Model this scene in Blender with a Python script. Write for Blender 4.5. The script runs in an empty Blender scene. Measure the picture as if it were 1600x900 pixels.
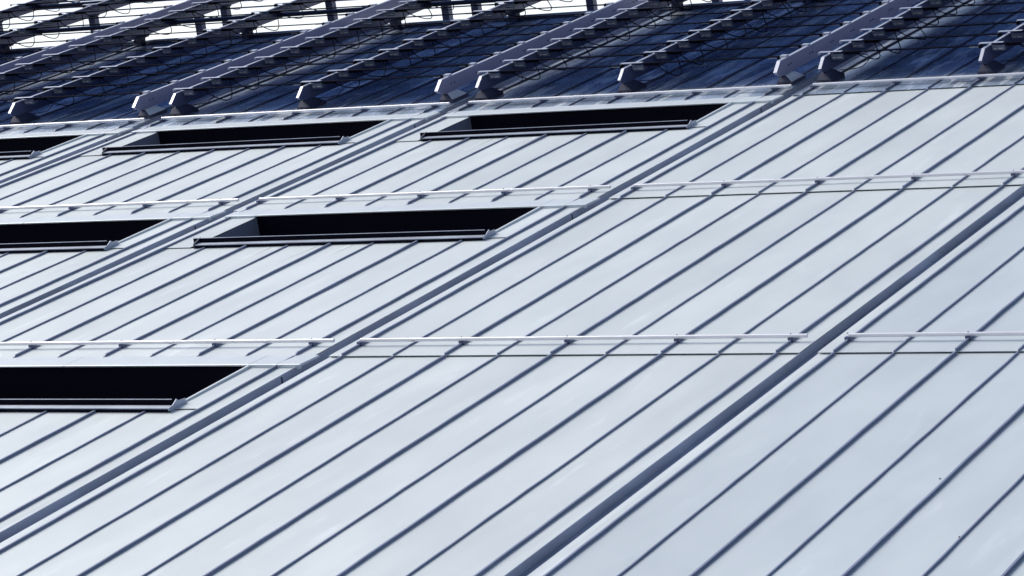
import bpy, math, random
from mathutils import Vector, Matrix
random.seed(7)
SC = bpy.context.scene
COL = SC.collection
S = 0.5                                  # metres per roof module (one pan width)
SLOPE = math.radians(17.2175)
RX = Matrix.Rotation(SLOPE, 4, 'X')

# ------------------------------------------------------------------ camera
AX = [(0.87886673, 0.45568914, -0.14121149), (0.01670677, 0.26641901, 0.96371251), (0.47677475, -0.84933404, 0.22653371)]
CAMP = Vector((27.7377, -43.2675, 12.7064))
cam_data = bpy.data.cameras.new("camera")
cam = bpy.data.objects.new("camera", cam_data)
COL.objects.link(cam)
m = Matrix.Identity(4)
for c in range(3):
    for r in range(3):
        m[r][c] = AX[c][r]
cam.matrix_world = Matrix.Translation(RX @ (CAMP * S)) @ RX @ m
cam_data.sensor_width = 36.0
cam_data.lens = 4875.22 / 1600 * 36
cam_data.clip_start = 0.5
cam_data.clip_end = 8000
SC.camera = cam

def px(u, v, n):
    """photo pixel of a roof point, only used to skip pieces far outside the frame"""
    d = Vector((u, v, n)) - CAMP
    x = sum(AX[0][i] * d[i] for i in range(3)); y = sum(AX[1][i] * d[i] for i in range(3)); z = -sum(AX[2][i] * d[i] for i in range(3))
    return (800 + 4875.22 * x / z, 450 - 4875.22 * y / z)

def near_frame(u0, u1, v0, v1, n0=0, n1=0, pad=450):
    ps = [px(u, v, n) for u in (u0, u1) for v in (v0, v1) for n in (n0, n1)]
    return max(p[0] for p in ps) > -pad and min(p[0] for p in ps) < 1600 + pad and max(p[1] for p in ps) > -pad and min(p[1] for p in ps) < 900 + pad

# ------------------------------------------------------------------ sky and sun
SUN_EL, SUN_AZ = math.radians(41), math.radians(-84)     # azimuth from +Y, clockwise positive
world = bpy.data.worlds.new("World")
SC.world = world
world.use_nodes = True
wn = world.node_tree
for n_ in list(wn.nodes):
    wn.nodes.remove(n_)
w_out = wn.nodes.new('ShaderNodeOutputWorld')
w_bg = wn.nodes.new('ShaderNodeBackground')
w_sky = wn.nodes.new('ShaderNodeTexSky')
w_sky.sky_type = 'NISHITA'
w_sky.sun_disc = False
w_sky.sun_elevation = SUN_EL
w_sky.sun_rotation = SUN_AZ
w_sky.air_density = 1.0
w_sky.dust_density = 2.5
w_sky.ozone_density = 3.0
w_bg.inputs['Strength'].default_value = 0.10
# bright haze towards the horizon, the same all round
w_tc = wn.nodes.new('ShaderNodeTexCoord'); w_sep = wn.nodes.new('ShaderNodeSeparateXYZ')
w_mr = wn.nodes.new('ShaderNodeMapRange'); w_mr.interpolation_type = 'SMOOTHSTEP'
w_mr.inputs[1].default_value = 0.02; w_mr.inputs[2].default_value = 0.38; w_mr.inputs[3].default_value = 0.85; w_mr.inputs[4].default_value = 0.0
w_mix = wn.nodes.new('ShaderNodeMixRGB'); w_mix.inputs[2].default_value = (10.2, 10.4, 10.6, 1)
wn.links.new(w_tc.outputs['Generated'], w_sep.inputs[0]); wn.links.new(w_sep.outputs['Z'], w_mr.inputs[0])
wn.links.new(w_mr.outputs[0], w_mix.inputs[0]); wn.links.new(w_sky.outputs[0], w_mix.inputs[1])
wn.links.new(w_mix.outputs[0], w_bg.inputs['Color'])
wn.links.new(w_bg.outputs[0], w_out.inputs['Surface'])
sun_data = bpy.data.lights.new("sun", 'SUN')
sun_data.energy = 3.0
sun_data.angle = math.radians(40)
sun_data.color = (1.0, 0.96, 0.88)
sun = bpy.data.objects.new("sun", sun_data)
COL.objects.link(sun)
sd = Vector((math.sin(SUN_AZ) * math.cos(SUN_EL), math.cos(SUN_AZ) * math.cos(SUN_EL), math.sin(SUN_EL)))
sun.rotation_euler = sd.to_track_quat('Z', 'Y').to_euler()
SC.view_settings.view_transform = 'Standard'
SC.view_settings.look = 'None'
SC.view_settings.exposure = 0.38
SC.view_settings.gamma = 1.0
SC.view_settings.use_curve_mapping = False

# ------------------------------------------------------------------ materials
def mat(name, col, rough=0.5, metal=0.0, var=0.0, rvar=0.0, scale=(1.0, 1.0, 1.0), bump=0.0, bump_scale=3.0, rand=0.0, streak=None, spec=0.5):
    M = bpy.data.materials.new(name)
    M.use_nodes = True
    nt = M.node_tree; N = nt.nodes; L = nt.links
    b = N['Principled BSDF']
    b.inputs['Roughness'].default_value = rough
    b.inputs['Metallic'].default_value = metal
    b.inputs['Specular IOR Level'].default_value = spec
    rgb = N.new('ShaderNodeRGB'); rgb.outputs[0].default_value = (*col, 1)
    cur = rgb.outputs[0]
    tc = N.new('ShaderNodeTexCoord'); geo = N.new('ShaderNodeNewGeometry')
    mp = N.new('ShaderNodeMapping'); mp.inputs['Scale'].default_value = scale
    mp.inputs['Rotation'].default_value = (-SLOPE, 0, 0)
    L.new(geo.outputs['Position'], mp.inputs['Vector'])
    nz = N.new('ShaderNodeTexNoise'); nz.inputs['Scale'].default_value = 1.0; nz.inputs['Detail'].default_value = 6; nz.inputs['Roughness'].default_value = 0.6
    L.new(mp.outputs[0], nz.inputs['Vector'])
    if var:
        hsv = N.new('ShaderNodeHueSaturation')
        mr = N.new('ShaderNodeMapRange'); mr.inputs[1].default_value = 0.3; mr.inputs[2].default_value = 0.7
        mr.inputs[3].default_value = 1 - var; mr.inputs[4].default_value = 1 + var
        L.new(nz.outputs[0], mr.inputs[0]); L.new(mr.outputs[0], hsv.inputs['Value']); L.new(cur, hsv.inputs['Color']); cur = hsv.outputs[0]
    if rand:
        oi = N.new('ShaderNodeObjectInfo'); hs = N.new('ShaderNodeHueSaturation')
        mr = N.new('ShaderNodeMapRange'); mr.inputs[3].default_value = 1 - rand; mr.inputs[4].default_value = 1 + rand
        L.new(oi.outputs['Random'], mr.inputs[0]); L.new(mr.outputs[0], hs.inputs['Value']); L.new(cur, hs.inputs['Color']); cur = hs.outputs[0]
    if streak:
        # water runs and scuffs, on ZINCD painted sky reflections: long thin marks down the slope
        mp2 = N.new('ShaderNodeMapping'); mp2.inputs['Rotation'].default_value = (-SLOPE, 0, math.radians(streak[1])); mp2.inputs['Scale'].default_value = (5.0, 0.7, 1.0)
        L.new(geo.outputs['Position'], mp2.inputs['Vector'])
        n2 = N.new('ShaderNodeTexNoise'); n2.inputs['Scale'].default_value = 1.3; n2.inputs['Detail'].default_value = 5
        L.new(mp2.outputs[0], n2.inputs['Vector'])
        rp = N.new('ShaderNodeValToRGB'); rp.color_ramp.elements[0].position = streak[2]; rp.color_ramp.elements[1].position = streak[3]
        L.new(n2.outputs[0], rp.inputs[0])
        mx = N.new('ShaderNodeMixRGB'); mx.inputs[2].default_value = (*streak[0], 1)
        fac = N.new('ShaderNodeMath'); fac.operation = 'MULTIPLY'; fac.inputs[1].default_value = streak[4]
        L.new(rp.outputs[0], fac.inputs[0]); L.new(fac.outputs[0], mx.inputs[0]); L.new(cur, mx.inputs[1]); cur = mx.outputs[0]
    L.new(cur, b.inputs['Base Color'])
    if rvar:
        mr = N.new('ShaderNodeMapRange'); mr.inputs[1].default_value = 0.3; mr.inputs[2].default_value = 0.7
        mr.inputs[3].default_value = max(0.03, rough - rvar); mr.inputs[4].default_value = rough + rvar
        L.new(nz.outputs[0], mr.inputs[0]); L.new(mr.outputs[0], b.inputs['Roughness'])
    if bump:
        nb = N.new('ShaderNodeTexNoise'); nb.inputs['Scale'].default_value = bump_scale; nb.inputs['Detail'].default_value = 3
        L.new(mp.outputs[0], nb.inputs['Vector'])
        bp = N.new('ShaderNodeBump'); bp.inputs['Strength'].default_value = 1.0; bp.inputs['Distance'].default_value = bump
        L.new(nb.outputs[0], bp.inputs['Height']); L.new(bp.outputs[0], b.inputs['Normal'])
    return M

ZINC = mat('satin_zinc_sheet', (0.555, 0.60, 0.615), 0.46, 0.12, var=0.045, rvar=0.05, scale=(1.2, 0.5, 1), bump=0.004, bump_scale=1.3, rand=0.035, streak=((0.72, 0.77, 0.80), 14, 0.62, 0.74, 0.45), spec=0.35)
ZINCR = mat('darker_zinc_sheet', (0.505, 0.555, 0.59), 0.46, 0.12, var=0.045, rvar=0.05, scale=(1.2, 0.5, 1), bump=0.004, bump_scale=1.3, rand=0.03, streak=((0.64, 0.69, 0.74), 14, 0.64, 0.76, 0.35), spec=0.35)  # slightly darker, bluer sheet for the bays on the right
ZINCD = mat('shaded_zinc_sheet', (0.34, 0.42, 0.54), 0.20, 0.45, var=0.30, rvar=0.12, scale=(2.2, 1.1, 1), bump=0.006, bump_scale=2.2, rand=0.08, streak=((0.82, 0.89, 0.95), 20, 0.54, 0.61, 1.0))  # louvre shade put into the dark base, sky reflections into the pale streaks
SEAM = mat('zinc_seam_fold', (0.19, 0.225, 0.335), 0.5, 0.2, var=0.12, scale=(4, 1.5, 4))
SEAMD = mat('shaded_seam_fold', (0.13, 0.15, 0.21), 0.5, 0.3, var=0.15, scale=(4, 1.5, 4))  # darker copy of SEAM with the shade under the louvres painted in
FLASH = mat('zinc_flashing', (0.56, 0.61, 0.65), 0.42, 0.15, var=0.05, scale=(2, 2, 2), bump=0.002)
GUTTER = mat('gutter_zinc', (0.36, 0.40, 0.49), 0.5, 0.4, var=0.2, scale=(3, 0.6, 3))
TUBE = mat('polished_steel_tube', (0.80, 0.79, 0.82), 0.30, 0.35, var=0.04, scale=(6, 6, 6))
BEAM = mat('grey_coated_steel', (0.235, 0.24, 0.36), 0.45, 0.3, var=0.06, scale=(2, 2, 2))
RAFT = mat('dark_coated_steel', (0.085, 0.10, 0.19), 0.4, 0.3, var=0.08, scale=(2, 2, 2))
BRIGHT = mat('bare_aluminium', (0.56, 0.58, 0.66), 0.35, 0.6)
GALV = mat('galvanised_cladding', (0.50, 0.50, 0.52), 0.45, 0.4, var=0.18, scale=(9, 2, 3))
CLAD = mat('dark_zinc_cladding', (0.030, 0.034, 0.068), 0.55, 0.1, var=0.12, scale=(4, 4, 4))
BLACK = mat('flat_black', (0.002, 0.002, 0.009), 0.7, spec=0.1)
GLASS = mat('dark_glass', (0.010, 0.012, 0.028), 0.2, 0.0, spec=0.3)
BOXM = mat('grey_blue_housing', (0.12, 0.14, 0.20), 0.45, 0.2)
CABLE = mat('black_cable_rubber', (0.006, 0.006, 0.012), 0.7, spec=0.15)
BRICK = mat('terracotta_brick', (0.32, 0.12, 0.06), 0.85, var=0.35, scale=(8, 8, 8))
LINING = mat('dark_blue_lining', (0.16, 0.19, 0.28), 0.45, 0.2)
MARK = mat('dried_water_mark', (0.63, 0.67, 0.69), 0.5, 0.1, var=0.1, scale=(6, 2, 1))
WALLM = mat('grey_render', (0.28, 0.28, 0.30), 0.9, var=0.1, scale=(0.5, 0.5, 0.5))
GROUND = mat('asphalt_and_soil', (0.06, 0.06, 0.065), 0.9, var=0.3, scale=(0.05, 0.05, 0.05))

# tinted see-through glass of the louvre blades: dark blue, lets a little light down to the roof
gt = GLASS.node_tree
g_tr = gt.nodes.new('ShaderNodeBsdfTransparent'); g_tr.inputs[0].default_value = (0.31, 0.41, 0.61, 1)
g_mx = gt.nodes.new('ShaderNodeMixShader'); g_mx.inputs[0].default_value = 0.80
gt.links.new(gt.nodes['Principled BSDF'].outputs[0], g_mx.inputs[1]); gt.links.new(g_tr.outputs[0], g_mx.inputs[2])
gt.links.new(g_mx.outputs[0], gt.nodes['Material Output'].inputs['Surface'])
# ------------------------------------------------------------------ mesh helpers (module units in, metres out)
class MB:
    def __init__(s): s.v = []; s.f = []
    def box(s, x0, x1, y0, y1, z0, z1):
        i = len(s.v)
        s.v += [(x, y, z) for z in (z0, z1) for y in (y0, y1) for x in (x0, x1)]
        s.f += [(i, i+2, i+3, i+1), (i+4, i+5, i+7, i+6), (i, i+1, i+5, i+4), (i+2, i+6, i+7, i+3), (i, i+4, i+6, i+2), (i+1, i+3, i+7, i+5)]
        return s
    def prism_x(s, prof, x0, x1):          # prof: (y, z) counter-clockwise seen from +x
        i = len(s.v); k = len(prof)
        s.v += [(x0, y, z) for y, z in prof] + [(x1, y, z) for y, z in prof]
        s.f += [tuple(range(i + k - 1, i - 1, -1)), tuple(range(i + k, i + 2 * k))]
        for a in range(k):
            b = (a + 1) % k
            s.f.append((i + a, i + b, i + k + b, i + k + a))
        return s
    def prism_y(s, rings):                 # rings: list of (y, [(x, z), ...])
        i = len(s.v); k = len(rings[0][1])
        for y, pr in rings:
            s.v += [(x, y, z) for x, z in pr]
        for r in range(len(rings) - 1):
            for a in range(k):
                b = (a + 1) % k
                s.f.append((i + r*k + a, i + r*k + b, i + (r+1)*k + b, i + (r+1)*k + a))
        s.f.append(tuple(range(i + k - 1, i - 1, -1)))
        e = i + (len(rings) - 1) * k
        s.f.append(tuple(range(e, e + k)))
        return s
    def frustum(s, b0, b1, z0, z1):        # b = (x0, x1, y0, y1)
        i = len(s.v)
        for (x0, x1, y0, y1), z in ((b0, z0), (b1, z1)):
            s.v += [(x0, y0, z), (x1, y0, z), (x1, y1, z), (x0, y1, z)]
        s.f += [(i+3, i+2, i+1, i), (i+4, i+5, i+6, i+7)]
        for a in range(4):
            b = (a + 1) % 4
            s.f.append((i + a, i + b, i + 4 + b, i + 4 + a))
        return s
    def tube(s, pts, r, k=8):
        i = len(s.v); pts = [Vector(p) for p in pts]
        for j, p in enumerate(pts):
            t = (pts[min(j+1, len(pts)-1)] - pts[max(j-1, 0)]).normalized()
            a = t.cross(Vector((0, 0, 1)))
            if a.length < 0.05: a = t.cross(Vector((0, 1, 0)))
            a.normalize(); b = a.cross(t)
            for q in range(k):
                w = 2 * math.pi * q / k
                s.v.append(tuple(p + a * (r * math.cos(w)) + b * (r * math.sin(w))))
        for j in range(len(pts) - 1):
            for q in range(k):
                q2 = (q + 1) % k
                s.f.append((i + j*k + q, i + j*k + q2, i + (j+1)*k + q2, i + (j+1)*k + q))
        c0 = len(s.v); e = i + (len(pts) - 1) * k
        s.v += s.v[i:i + k] + s.v[e:e + k]
        s.f.append(tuple(range(c0 + k - 1, c0 - 1, -1)))
        s.f.append(tuple(range(c0 + k, c0 + 2 * k)))
        return s
    def mesh(s, name, material, smooth=False):
        me = bpy.data.meshes.new(name)
        me.from_pydata([(x * S, y * S, z * S) for x, y, z in s.v], [], s.f)
        me.materials.append(material)
        import bmesh
        bm = bmesh.new(); bm.from_mesh(me)
        bmesh.ops.recalc_face_normals(bm, faces=bm.faces)
        bm.to_mesh(me); bm.free()
        if smooth:
            me.polygons.foreach_set('use_smooth', [len(p.vertices) == 4 for p in me.polygons])
        me.update()
        return me

def link(name, me, parent=None, loc=(0, 0, 0), top=False):
    o = bpy.data.objects.new(name, me)
    COL.objects.link(o)
    L = Vector(loc) * S
    if parent is not None:
        o.parent = parent; o.location = L
    else:
        o.location = RX @ L; o.rotation_euler = (SLOPE, 0, 0)
    return o

def thing(name, label, cat, loc=(0, 0, 0), group=None):
    o = bpy.data.objects.new(name, None)
    o.empty_display_size = 0.1
    COL.objects.link(o)
    o.location = RX @ (Vector(loc) * S); o.rotation_euler = (SLOPE, 0, 0)
    o['label'] = label; o['category'] = cat
    if group: o['group'] = group
    return o

def part(name, mb, material, parent, loc=(0, 0, 0), smooth=False):
    return link(name, mb.mesh(name, material, smooth), parent, loc)

# ------------------------------------------------------------------ layout of the roof, in modules
PER = 8.97
JV = [-22.0, 0.0, 11.07, 20.7, 33.75]           # row joints up the slope; last = ridge
BAYS = [2, 1, 0, -1, -2, -3, -4]
BAYN = {2: 'outermost right bay', 1: 'rightmost bay', 0: 'second bay from right', -1: 'third bay from right', -2: 'fourth bay from right', -3: 'fifth bay from right', -4: 'leftmost bay'}
ROWN = {1: 'lowest', 2: 'middle', 3: 'uppermost'}
def ub(k): return k * PER
G0, G1, E1 = 8.39, 8.69, PER                     # gutter groove and next bay's start

def has_opening(k, r): return k <= -1 and 1 <= r <= 3

# ground and the building under the roof
me = bpy.data.meshes.new('ground')
me.from_pydata([(-3000, -3000, -16), (3000, -3000, -16), (3000, 3000, -16), (-3000, 3000, -16)], [], [(0, 1, 2, 3)])
me.materials.append(GROUND)
g = bpy.data.objects.new('ground', me); COL.objects.link(g); g['kind'] = 'structure'

roof = thing('metal_roofed_building', 'long building with a pale zinc standing seam roof sloping up to a ridge', 'building')
# deck under the pans, with slots left for openings: one slab well below the pans
U0, U1 = ub(-4) - 0.3, ub(3)
part('roof_deck', MB().box(U0, U1, JV[0], JV[4], -2.2, -1.6), BLACK, roof)
def world_box(name, x0, x1, y0, y1, z0, z1, material):
    b = MB().box(x0 / S, x1 / S, y0 / S, y1 / S, z0 / S, z1 / S)
    o = link(name, b.mesh(name, material), roof)
    o.matrix_parent_inverse = Matrix.Identity(4)
    o.rotation_euler = (-SLOPE, 0, 0)
    return o
ey = JV[0] * S * math.cos(SLOPE); ez = JV[0] * S * math.sin(SLOPE)
ry = JV[4] * S * math.cos(SLOPE); rz = JV[4] * S * math.sin(SLOPE)
world_box('front_wall', U0 * S, U1 * S, ey + 0.5, ey + 0.8, -16, ez - 0.6, WALLM)
world_box('rear_wall', U0 * S, U1 * S, ry - 0.3, ry - 0.02, -16, rz - 0.75, WALLM)

def pan_mesh(w, v0, v1, lift, material, skirt=True):
    """one pan: thin sheet, low upstands at both sides, the lower end lapped over the joint by its own fold"""
    b = MB(); L = v1 - v0; n = max(2, int(L / 1.2))
    i = len(b.v)
    xs = [0.0, w * 0.33, w * 0.67, w]
    for j in range(n + 1):
        t = j / n; y = L * t
        z = lift * (1 - t)
        for q, x in enumerate(xs):
            dz = 0 if q in (0, 3) or j in (0, n) else random.uniform(-0.0035, 0.0035)
            b.v.append((x, y, z + dz))
    for j in range(n):
        for q in range(3):
            a = i + j * 4 + q
            b.f.append((a, a + 1, a + 5, a + 4))
    # folded lower edge
    a0 = len(b.v)
    b.v += [(0, 0, lift - 0.008), (w, 0, lift - 0.008)]
    b.f.append((a0, a0 + 1, i + 3, i + 2, i + 1, i))
    return b

def seam_mesh(v0, v1, h, lift, mitre):
    """double-fold standing seam with slightly uneven height"""
    rings = []; L = v1 - v0; n = max(2, int(L / 0.55))
    bw, tw = (0.011, 0.021) if h > 0.04 else (0.009, 0.015)
    for j in range(n + 1):
        t = j / n; y = L * t
        z = lift * (1 - t)
        hh = h + random.uniform(-0.004, 0.004)
        dx = random.uniform(-0.005, 0.005)
        if j == 0 and mitre: hh = 0.012
        rings.append((y, [(dx - bw, z - 0.03), (dx + bw, z - 0.03), (dx + bw, z + hh * 0.66), (dx + tw, z + hh * 0.68), (dx + tw, z + hh), (dx - bw, z + hh)]))
        if j == 0 and mitre:
            rings.append((0.07, [(dx - bw, z - 0.03), (dx + bw, z - 0.03), (dx + bw, z + h * 0.66), (dx + tw, z + h * 0.68), (dx + tw, z + h), (dx - bw, z + h)]))
    return MB().prism_y(rings)

OP0, OP1 = 0.64, 7.42           # opening's left and right edge inside a bay
for k in BAYS:
    u = ub(k)
    for r in range(4):          # section r runs from JV[r] up to JV[r+1]
        lo, hi = JV[r], JV[r + 1]
        if r == 0: lo = -13.5
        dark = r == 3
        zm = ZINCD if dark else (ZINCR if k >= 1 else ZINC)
        opening_above = has_opening(k, r + 1) if r < 3 else False
        lift = 0.0 if r == 0 else 0.032
        strips = [(float(i), float(i + 1)) for i in range(8)] + [(8.0, G0), (G1, PER)]
        for (a, b_) in strips:
            segs = []
            if opening_above:
                if a == 0.0:
                    segs = [(0.0, 1.0, lo, hi - 3.08), (0.0, OP0, hi - 3.08, hi + 0.05)]
                elif a == 7.0:
                    segs = [(7.0, 8.0, lo, hi - 2.95), (OP1, 8.0, hi - 2.95, hi + 0.05)]
                elif 1.0 <= a < 7.0:
                    segs = [(a, b_, lo, hi - 3.08)]
                else:
                    segs = [(a, b_, lo, hi + 0.05)]
            else:
                segs = [(a, b_, lo, hi + (0.05 if r < 3 else 0.0))]
            for (x0, x1, y0, y1) in segs:
                if not near_frame(u + x0, u + x1, y0, y1): continue
                lf = lift if y0 == lo else 0.022
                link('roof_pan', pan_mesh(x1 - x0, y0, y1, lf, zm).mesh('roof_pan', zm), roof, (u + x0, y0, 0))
        for i in range(9):
            h = 0.047 if i % 2 == 0 else 0.031
            y1 = hi - (0.02 if r < 3 else 0.0)
            if opening_above and 1 <= i <= 7: y1 = hi - 3.0
            y0 = lo
            mitre = has_opening(k, r)
            if mitre: y0 = lo + 0.02
            if not near_frame(u + i, u + i, y0, y1): continue
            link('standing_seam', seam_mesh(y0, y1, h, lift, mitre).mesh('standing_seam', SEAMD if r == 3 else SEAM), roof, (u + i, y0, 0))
        # seam at the right side of the gutter
        if near_frame(u + G0, u + G1, lo, hi):
            wl = MB(); wl.box(G0 - 0.010, G0 + 0.004, lo, hi, -0.012, 0.020); wl.box(G0 - 0.045, G0 - 0.022, lo, hi, -0.16, -0.014)
            wl.box(G0 - 0.022, G1 - 0.012, lo, hi, -0.16, -0.14)
            wl.box(G1 - 0.012, G1 - 0.001, lo, hi, -0.16, -0.002)
            link('gutter', wl.mesh('gutter', GUTTER), roof, (u, 0, 0))
            if r >= 1:
                for ya in ((lo - 1.05,) if k <= -1 else ()):
                    cp = MB().box(G0 - 0.0218, G0 - 0.012, ya, ya + 0.03, -0.139, -0.016)
                    link('gutter_joint', cp.mesh('gutter_joint', CLAD), roof, (u, 0, 0))
# ridge trim
part('ridge_trim', MB().box(U0, U1, JV[4] + 0.005, JV[4] + 0.22, -0.55, 0.10), GUTTER, roof)
part('ridge_trim', MB().box(U0, U1, JV[4] - 0.10, JV[4] + 0.003, 0.0, 0.045), CLAD, roof)

# ------------------------------------------------------------------ recessed openings with lip and sill
for k in BAYS:
    for r in (1, 2, 3):
        if not has_opening(k, r): continue
        u, v = ub(k), JV[r]
        if not near_frame(u, u + 8.4, v - 3, v): continue
        o = thing('recessed_roof_window', '%s black window slot in the %s, zinc lip above' % (ROWN[r], BAYN[k]), 'roof window', (u, v, 0), 'recessed window slots in the roof')
        # lip: folded plate from the seam ends out over the slot, with a visible front fold
        prof = [(0.06, 0.0), (0.06, 0.034), (-0.56, 0.062), (-0.585, 0.055), (-0.585, -0.02), (-0.545, -0.02), (-0.545, 0.02), (-0.02, 0.0)]
        thin = [(y, (0.034 if z < 0 else z)) if y < -0.5 else (y, z) for y, z in prof]
        for (x0, x1, pf) in ((-0.12, OP0 - 0.01, prof), (OP0, 3.55, thin), (3.562, OP1 + 0.02, thin), (OP1 + 0.032, 8.0, prof), (8.012, 8.47, prof)):
            part('lip_flashing', MB().prism_x(pf, x0, x1), FLASH, o)
        # the slot: side linings, back wall and dark glazing
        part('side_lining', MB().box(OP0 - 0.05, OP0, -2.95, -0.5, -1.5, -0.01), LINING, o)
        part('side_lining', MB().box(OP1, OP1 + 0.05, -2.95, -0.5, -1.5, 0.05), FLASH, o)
        part('back_wall', MB().box(OP0, OP1, -0.52, -0.46, -1.5, 0.020), BLACK, o)
        part('window_pane', MB().box(OP0, OP1, -2.9, -0.52, -0.95, -0.90), BLACK, o)
        part('front_lining', MB().box(OP0, OP1, -2.97, -2.91, -1.5, 0.06), BLACK, o)
        # sill: front tray, upstand, inner flange, end cap
        part('sill_tray', MB().prism_x([(-3.12, 0.062), (-3.12, 0.078), (-2.96, 0.080), (-2.96, 0.062)], OP0 + 0.13, OP1 + 0.06), GUTTER, o)
        part('sill_front', MB().box(OP0 + 0.15, OP1 + 0.04, -3.105, -2.98, -0.02, 0.060), BLACK, o)  # unlit front face, its shadow painted as black
        part('sill_upstand', MB().box(OP0 - 0.02, OP1 + 0.0, -2.915, -2.89, 0.05, 0.158), BLACK, o)  # shade on the upstand put into the black colour too
        part('inner_flange', MB().box(OP0 - 0.02, OP1 + 0.0, -2.915, -2.89, 0.160, 0.167), GUTTER, o)
        part('sill_end_cap', MB().prism_x([(-3.13, 0.035), (-3.02, 0.0), (-2.62, 0.025), (-2.62, 0.10), (-2.80, 0.115), (-2.87, 0.16), (-3.0, 0.095), (-3.13, 0.08)], OP1 + 0.062, OP1 + 0.075), GUTTER, o)
        part('sill_end_cap', MB().prism_x([(-3.13, 0.0), (-2.85, 0.0), (-2.85, 0.17), (-3.13, 0.10)], OP0 + 0.105, OP0 + 0.128), CLAD, o)

# pale run-off marks on the pans below the sills
        for (x, w, l) in ((2.25 + 0.3 * (k % 2), 0.10, 2.6), (3.7, 0.05, 1.6), (4.15 - 0.4 * (r % 2), 0.12, 2.1)):
            if x % 1 < 0.3: x += 0.3
            b = MB(); b.v = [(x, -3.2, 0.006), (x + w, -3.2, 0.006), (x + w * 0.6 - 0.2, -3.2 - l, 0.006), (x + w * 0.45 - 0.2, -3.2 - l, 0.006)]; b.f = [(0, 1, 2, 3)]
            link('water_mark', b.mesh('water_mark', MARK), o)

# ------------------------------------------------------------------ snow rails
for k in BAYS:
    for r in (1, 2, 3):
        u, v = ub(k), JV[r]
        if not near_frame(u, u + 8.4, v, v + 1): continue
        o = thing('snow_rail', '%s bright steel snow rail clamped across the seams of the %s' % (ROWN[r], BAYN[k]), 'snow rail', (u, v + 0.62, 0), 'snow rails across the roof')
        x1 = 8.28 if k >= 0 else 8.45
        part('tube', MB().tube([(0.02, 0, 0.128), (x1, 0, 0.128)], 0.034, 16), TUBE, o, smooth=True)
        for i in range(0, 9, 2):
            b = MB().box(-0.040, -0.022, -0.04, 0.04, 0.035, 0.10).box(0.024, 0.040, -0.04, 0.04, 0.035, 0.10).box(-0.0455, 0.0455, -0.045, 0.045, 0.066, 0.104)
            b.box(-0.008, 0.008, -0.008, 0.008, 0.155, 0.172)
            part('clamp', b, RAFT, o, (i, 0, 0))

# ------------------------------------------------------------------ beams, pedestals, louvres
NT = 0.60                                 # top of the beams
BIG, MID, SEC = 7.96, 3.90, 0.02          # positions in a bay: main beam, middle rafter, left rafter
VN = 22.15                                # where the noses bend
ROW0, ROWD = 22.30, 1.325
VEND = 50.0

def beam_prof(length):
    return [(0, 0), (-0.27, -0.215), (-0.24, -0.26), (-0.02, -0.345), (length, -0.345), (length, 0)][::-1]

def pedestal(o, light):
    part('base_box', MB().frustum((-0.20, 0.18, -0.40, 0.42), (-0.19, 0.18, -0.40, 0.42), -0.02, 0.11), CLAD, o)
    part('tapered_cladding', MB().frustum((-0.175, 0.17, -0.38, 0.38), (-0.12, 0.02, -0.28, 0.20), 0.112, 0.252), GALV if light else CLAD, o)
    part('front_shade_sheet', MB().prism_y([(-0.392, [(-0.18, 0.112), (0.172, 0.112), (0.165, 0.12), (-0.178, 0.12)]), (-0.288, [(-0.135, 0.245), (0.004, 0.245), (0.0, 0.252), (-0.132, 0.252)])]), CLAD, o)  # dark sheet added to paint the shade on the pedestal's front

def ordn(n):
    n += 1
    w = ['', 'first', 'second', 'third', 'fourth', 'fifth', 'sixth', 'seventh', 'eighth', 'ninth', 'tenth', 'eleventh', 'twelfth', 'thirteenth', 'fourteenth', 'fifteenth', 'sixteenth', 'seventeenth', 'eighteenth', 'nineteenth', 'twentieth', 'twenty-first', 'twenty-second', 'twenty-third', 'twenty-fourth']
    return w[n] if n < len(w) else '%dth' % n

def post_tags(t): return 'behind' if t else 'on'

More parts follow.
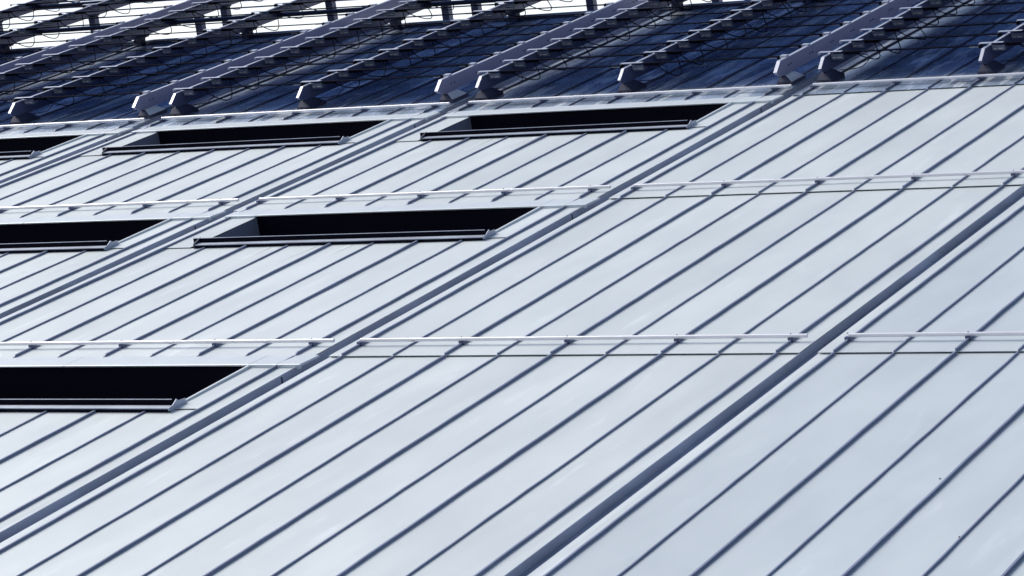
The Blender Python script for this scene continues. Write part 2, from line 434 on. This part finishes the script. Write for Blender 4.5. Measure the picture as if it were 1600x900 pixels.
for k in BAYS:
    u = ub(k)
    for kind, du in (('main', BIG), ('mid', MID), ('sec', SEC)):
        x = u + du
        vn = {'main': 21.90, 'mid': 22.02, 'sec': 22.08}[kind]
        if k == -4 and kind != 'main' and False: continue
        if not near_frame(x, x, VN, VEND, 0, 1, 450): continue
        nm = {'main': 'steel_beam', 'mid': 'steel_rafter', 'sec': 'steel_rafter'}[kind]
        lb = {'main': 'deep grey steel beam up the right side of the %s' % BAYN[k],
              'mid': 'dark steel rafter with bright top up the middle of the %s' % BAYN[k],
              'sec': 'dark steel rafter with bright top at the left side of the %s' % BAYN[k]}[kind]
        b = thing(nm, lb, 'beam', (x, vn, NT), 'steel beams above the upper roof')
        hw = 0.040 if kind == 'main' else 0.034
        part('beam_body', MB().prism_x(beam_prof(VEND - vn), -hw, hw), BEAM if kind == 'main' else RAFT, b)
        part('top_flange', MB().prism_x([(0.0, 0.001), (-0.28, -0.215), (-0.29, -0.205), (-0.004, 0.014), (VEND - vn, 0.014), (VEND - vn, 0.001)], -hw - 0.006, hw + 0.002), BRIGHT, b)
        if kind == 'main':
            bm_ = MB()
            for q in range(20):
                for d in (0.0, 0.16):
                    bm_.tube([(hw, 0.42 + q * ROWD + d, -0.17), (hw + 0.018, 0.42 + q * ROWD + d, -0.17)], 0.018, 6)
            bo = part('bolts', bm_, CLAD, b); bo['kind'] = 'stuff'
        p = thing('beam_pedestal', {'main': 'pedestal with pale cladding under the deep grey beam of the %s',
                                    'mid': 'dark pedestal under the middle rafter of the %s',
                                    'sec': 'dark pedestal under the left rafter of the %s'}[kind] % BAYN[k], 'pedestal', (x + (0.10 if kind == 'main' else 0.05), VN + 0.10, 0), 'pedestals above the upper snow rail')
        pedestal(p, kind == 'main')
        # posts at the ridge and behind it
        if k <= 0:
            t = thing('ridge_post', 'dark post on the ridge under the %s of %s' % ({'main': 'deep grey beam', 'mid': 'middle rafter', 'sec': 'left rafter'}[kind], BAYN[k]), 'post', (x, JV[4] - 0.2, 0), 'posts carrying the beams at the ridge')
            if kind != 'main':
                part('shaft', MB().box(-0.13, 0.13, -0.12, 0.12, 0.0, NT - 0.35), CLAD, t)
                part('head_plate', MB().box(-0.16, 0.28, -0.14, 0.14, NT - 0.348, NT - 0.30), CLAD, t)
            else:
                part('shaft', MB().box(-0.05, 0.05, -0.12, 0.12, 0.0, NT - 0.35), CLAD, t)
            t = thing('rear_post', 'steel post behind the ridge under the %s of %s' % ({'main': 'deep grey beam', 'mid': 'middle rafter', 'sec': 'left rafter'}[kind], BAYN[k]), 'post', (x, 38.4, -3.0), 'posts behind the ridge')
            part('shaft', MB().box(-0.12, 0.12, -0.12, 0.12, -22.0, 3.0 + NT - 0.35), RAFT, t)
            part('head_plate', MB().box(-0.15, 0.15, -0.15, 0.15, 3.0 + NT - 0.348, 3.0 + NT - 0.30), CLAD, t)

# two round cross tubes beyond the ridge, one thing per bay
for k in BAYS:
    for q, vv in enumerate((35.35, 40.6)):
        if k > 0: continue
        o = thing('cross_tube', 'dark round cross tube %s the ridge in the %s' % ('just above' if q == 0 else 'farther beyond', BAYN[k]), 'tube', (ub(k), vv, 0.36), 'cross tubes between the beams')
        part('pipe', MB().tube([(SEC + 0.1, 0, 0), (BIG - 0.1, 0, 0)], 0.068, 14), CLAD, o, smooth=True)
        part('end_collar', MB().tube([(SEC + 0.05, 0, 0), (SEC + 0.2, 0, 0)], 0.10, 14), CLAD, o, smooth=True)

# louvre prototypes: thin glass blade seen edge-on from the street side
DV = 1.30                                  # blade depth
TILT = -0.172                              # fall per unit depth relative to the roof
ME = {}
def blade_mesh(w):
    b = MB(); t = 0.024
    b.prism_x([(0, 0), (DV, TILT * DV), (DV, TILT * DV + t), (0, t)], 0.10, w - 0.16)
    return b
def make_meshes():
    for tag_, w in (('a', MID - SEC), ('b', BIG - MID)):
        ME['blade_' + tag_] = blade_mesh(w).mesh('glass_blade', GLASS)
        ME['edge_' + tag_] = MB().prism_x([(-0.02, -0.004), (-0.001, -0.004), (-0.001, 0.026), (-0.02, 0.026)], 0.10, w - 0.16).mesh('edge_trim', BLACK)
        ME['cap_' + tag_] = MB().box(w - 0.20, w - 0.14, -0.02, 0.10, -0.045, 0.03).mesh('end_cap', BLACK)
        ME['tab_' + tag_] = MB().box(w - 0.42, w - 0.21, -0.02, 0.06, -0.014, -0.002).mesh('end_tab', BRIGHT)
        plate = MB().box(w - 0.138, w + 0.02, 0.0, 0.16, -0.03, 0.035)
        ME['plate_' + tag_] = plate.mesh('side_plate', BRIGHT)
    br = MB().box(-0.20, 0.36, -0.01, 0.12, 0.018, 0.030).box(-0.20, -0.185, -0.012, 0.10, -0.03, 0.018)
    ME['bracket'] = br.mesh('bracket', BRIGHT)
    bx = MB().frustum((0.11, 0.40, 0.02, 0.22), (0.10, 0.40, 0.0, 0.24), -0.155, -0.03)
    ME['box'] = bx.mesh('junction_box', BOXM)
    ME['stripe'] = MB().box(0.14, 0.21, 0.004, 0.02, -0.118, -0.100).box(0.25, 0.36, 0.004, 0.02, -0.118, -0.100).mesh('box_fitting', GALV)
    ME['arm'] = MB().prism_x([(0.05, -0.005), (0.20, -0.03), (0.20, -0.055), (0.05, -0.06)], 0.40, 0.74).mesh('connector', BLACK)
    for j in range(4):
        s1 = 0.16 + 0.03 * j
        pts = []
        a = Vector((0.70, 0.10, -0.05)); c = Vector((0.62, ROWD + 0.1, -0.05))
        for t in range(13):
            f = t / 12; p = a.lerp(c, f)
            p.z -= math.sin(math.pi * f) ** 0.8 * (0.26 + 0.05 * j); p.x += math.sin(math.pi * f) * (0.30 + 0.08 * (j % 3))
            pts.append(tuple(p))
        pts2 = []
        a = Vector((0.66, 0.14, -0.05)); c = Vector((0.55, 0.2, -0.24 - 0.02 * j))
        for t in range(9):
            f = t / 8; p = a.lerp(c, f); p.x += math.sin(math.pi * f) * 0.22; pts2.append(tuple(p))
        ME['cable%d' % j] = MB().tube(pts, 0.014, 5).mesh('cable', CABLE, True)
    ME['cable_end'] = MB().tube([(0.70, 0.10, -0.05), (0.98, 0.05, -0.08), (1.02, 0.0, -0.2), (0.85, -0.05, -0.34), (0.6, -0.08, -0.38), (0.3, -0.1, -0.38)], 0.011, 5).mesh('cable', CABLE, True)
make_meshes()

count = 0
for k in BAYS:
    u = ub(k)
    for half, du, w in (('a', SEC, MID - SEC), ('b', MID, BIG - MID)):
        side = 'left half' if half == 'a' else 'right half'
        for q in range(21):
            v = ROW0 + q * ROWD
            if not near_frame(u + du, u + du + w, v, v + 1, NT, NT + 0.1, 160): continue
            o = thing('glass_louvre', 'thin dark louvre seen edge-on, %s from bottom, %s of %s' % (ordn(q), side, BAYN[k]), 'louvre', (u + du, v, NT + 0.05), 'thin glass louvres between the beams')
            count += 1
            o.rotation_euler = (RX @ Matrix.Rotation(0.008 + random.uniform(-0.002, 0.002), 4, 'Y')).to_euler()
            o.rotation_euler.x += random.uniform(-0.004, 0.004)
            link('glass_blade', ME['blade_' + half], o)
            link('edge_trim', ME['edge_' + half], o)
            link('end_cap', ME['cap_' + half], o)
            link('end_tab', ME['tab_' + half], o)
            if half == 'b': link('side_plate', ME['plate_' + half], o)
            link('bracket', ME['bracket'], o)
            bo = link('junction_box', ME['box'], o)
            st = link('box_fitting', ME['stripe'], bo)
            link('connector', ME['arm'], o)
            link('cable', ME['cable%d' % random.randrange(4)], o)
            if q == 0: link('cable', ME['cable_end'], o)
print('louvres', count, 'pans', sum(1 for o in bpy.data.objects if o.name.startswith('roof_pan')), 'seams', sum(1 for o in bpy.data.objects if o.name.startswith('standing_seam')))

# chimneys of other houses showing between the beams
for i, (uu, vv, nn, w) in enumerate(((-27.37, 39.24, -0.5, 0.30), (-8.51, 37.79, -0.5, 0.26))):
    o = thing('brick_chimney', ('reddish brown brick chimney seen under the rafters at the left' if i == 0 else 'small orange brick chimney just beyond the ridge at the top right'), 'chimney', (uu, vv, nn))
    part('stack', MB().box(-w / 2, w / 2, -w / 2, w / 2, -6.0, -0.05), BRICK, o)
    part('crown', MB().box(-w / 2 - 0.03, w / 2 + 0.03, -w / 2 - 0.03, w / 2 + 0.03, -0.048, 0.0), BRICK, o)

# two leaf scraps on the pans
for i, (uu, vv, a) in enumerate(((12.85, -5.95, 0.5), (13.92, -8.21, 1.4))):
    b = MB().prism_y([(-0.015, [(-0.008, 0.004), (0.008, 0.004), (0.0, 0.010)]), (0.0, [(-0.012, 0.005), (0.012, 0.005), (0.0, 0.018)]), (0.022, [(-0.003, 0.004), (0.003, 0.004), (0.0, 0.010)])])
    o = link('leaf_scrap', b.mesh('leaf_scrap', BLACK), None, (uu, vv, 0.0))
    o['label'] = ('tiny dark leaf scrap on a pale pan, the upper of two at lower right' if i == 0 else 'tiny dark leaf scrap on a pale pan, the lower of two at lower right'); o['category'] = 'leaf'
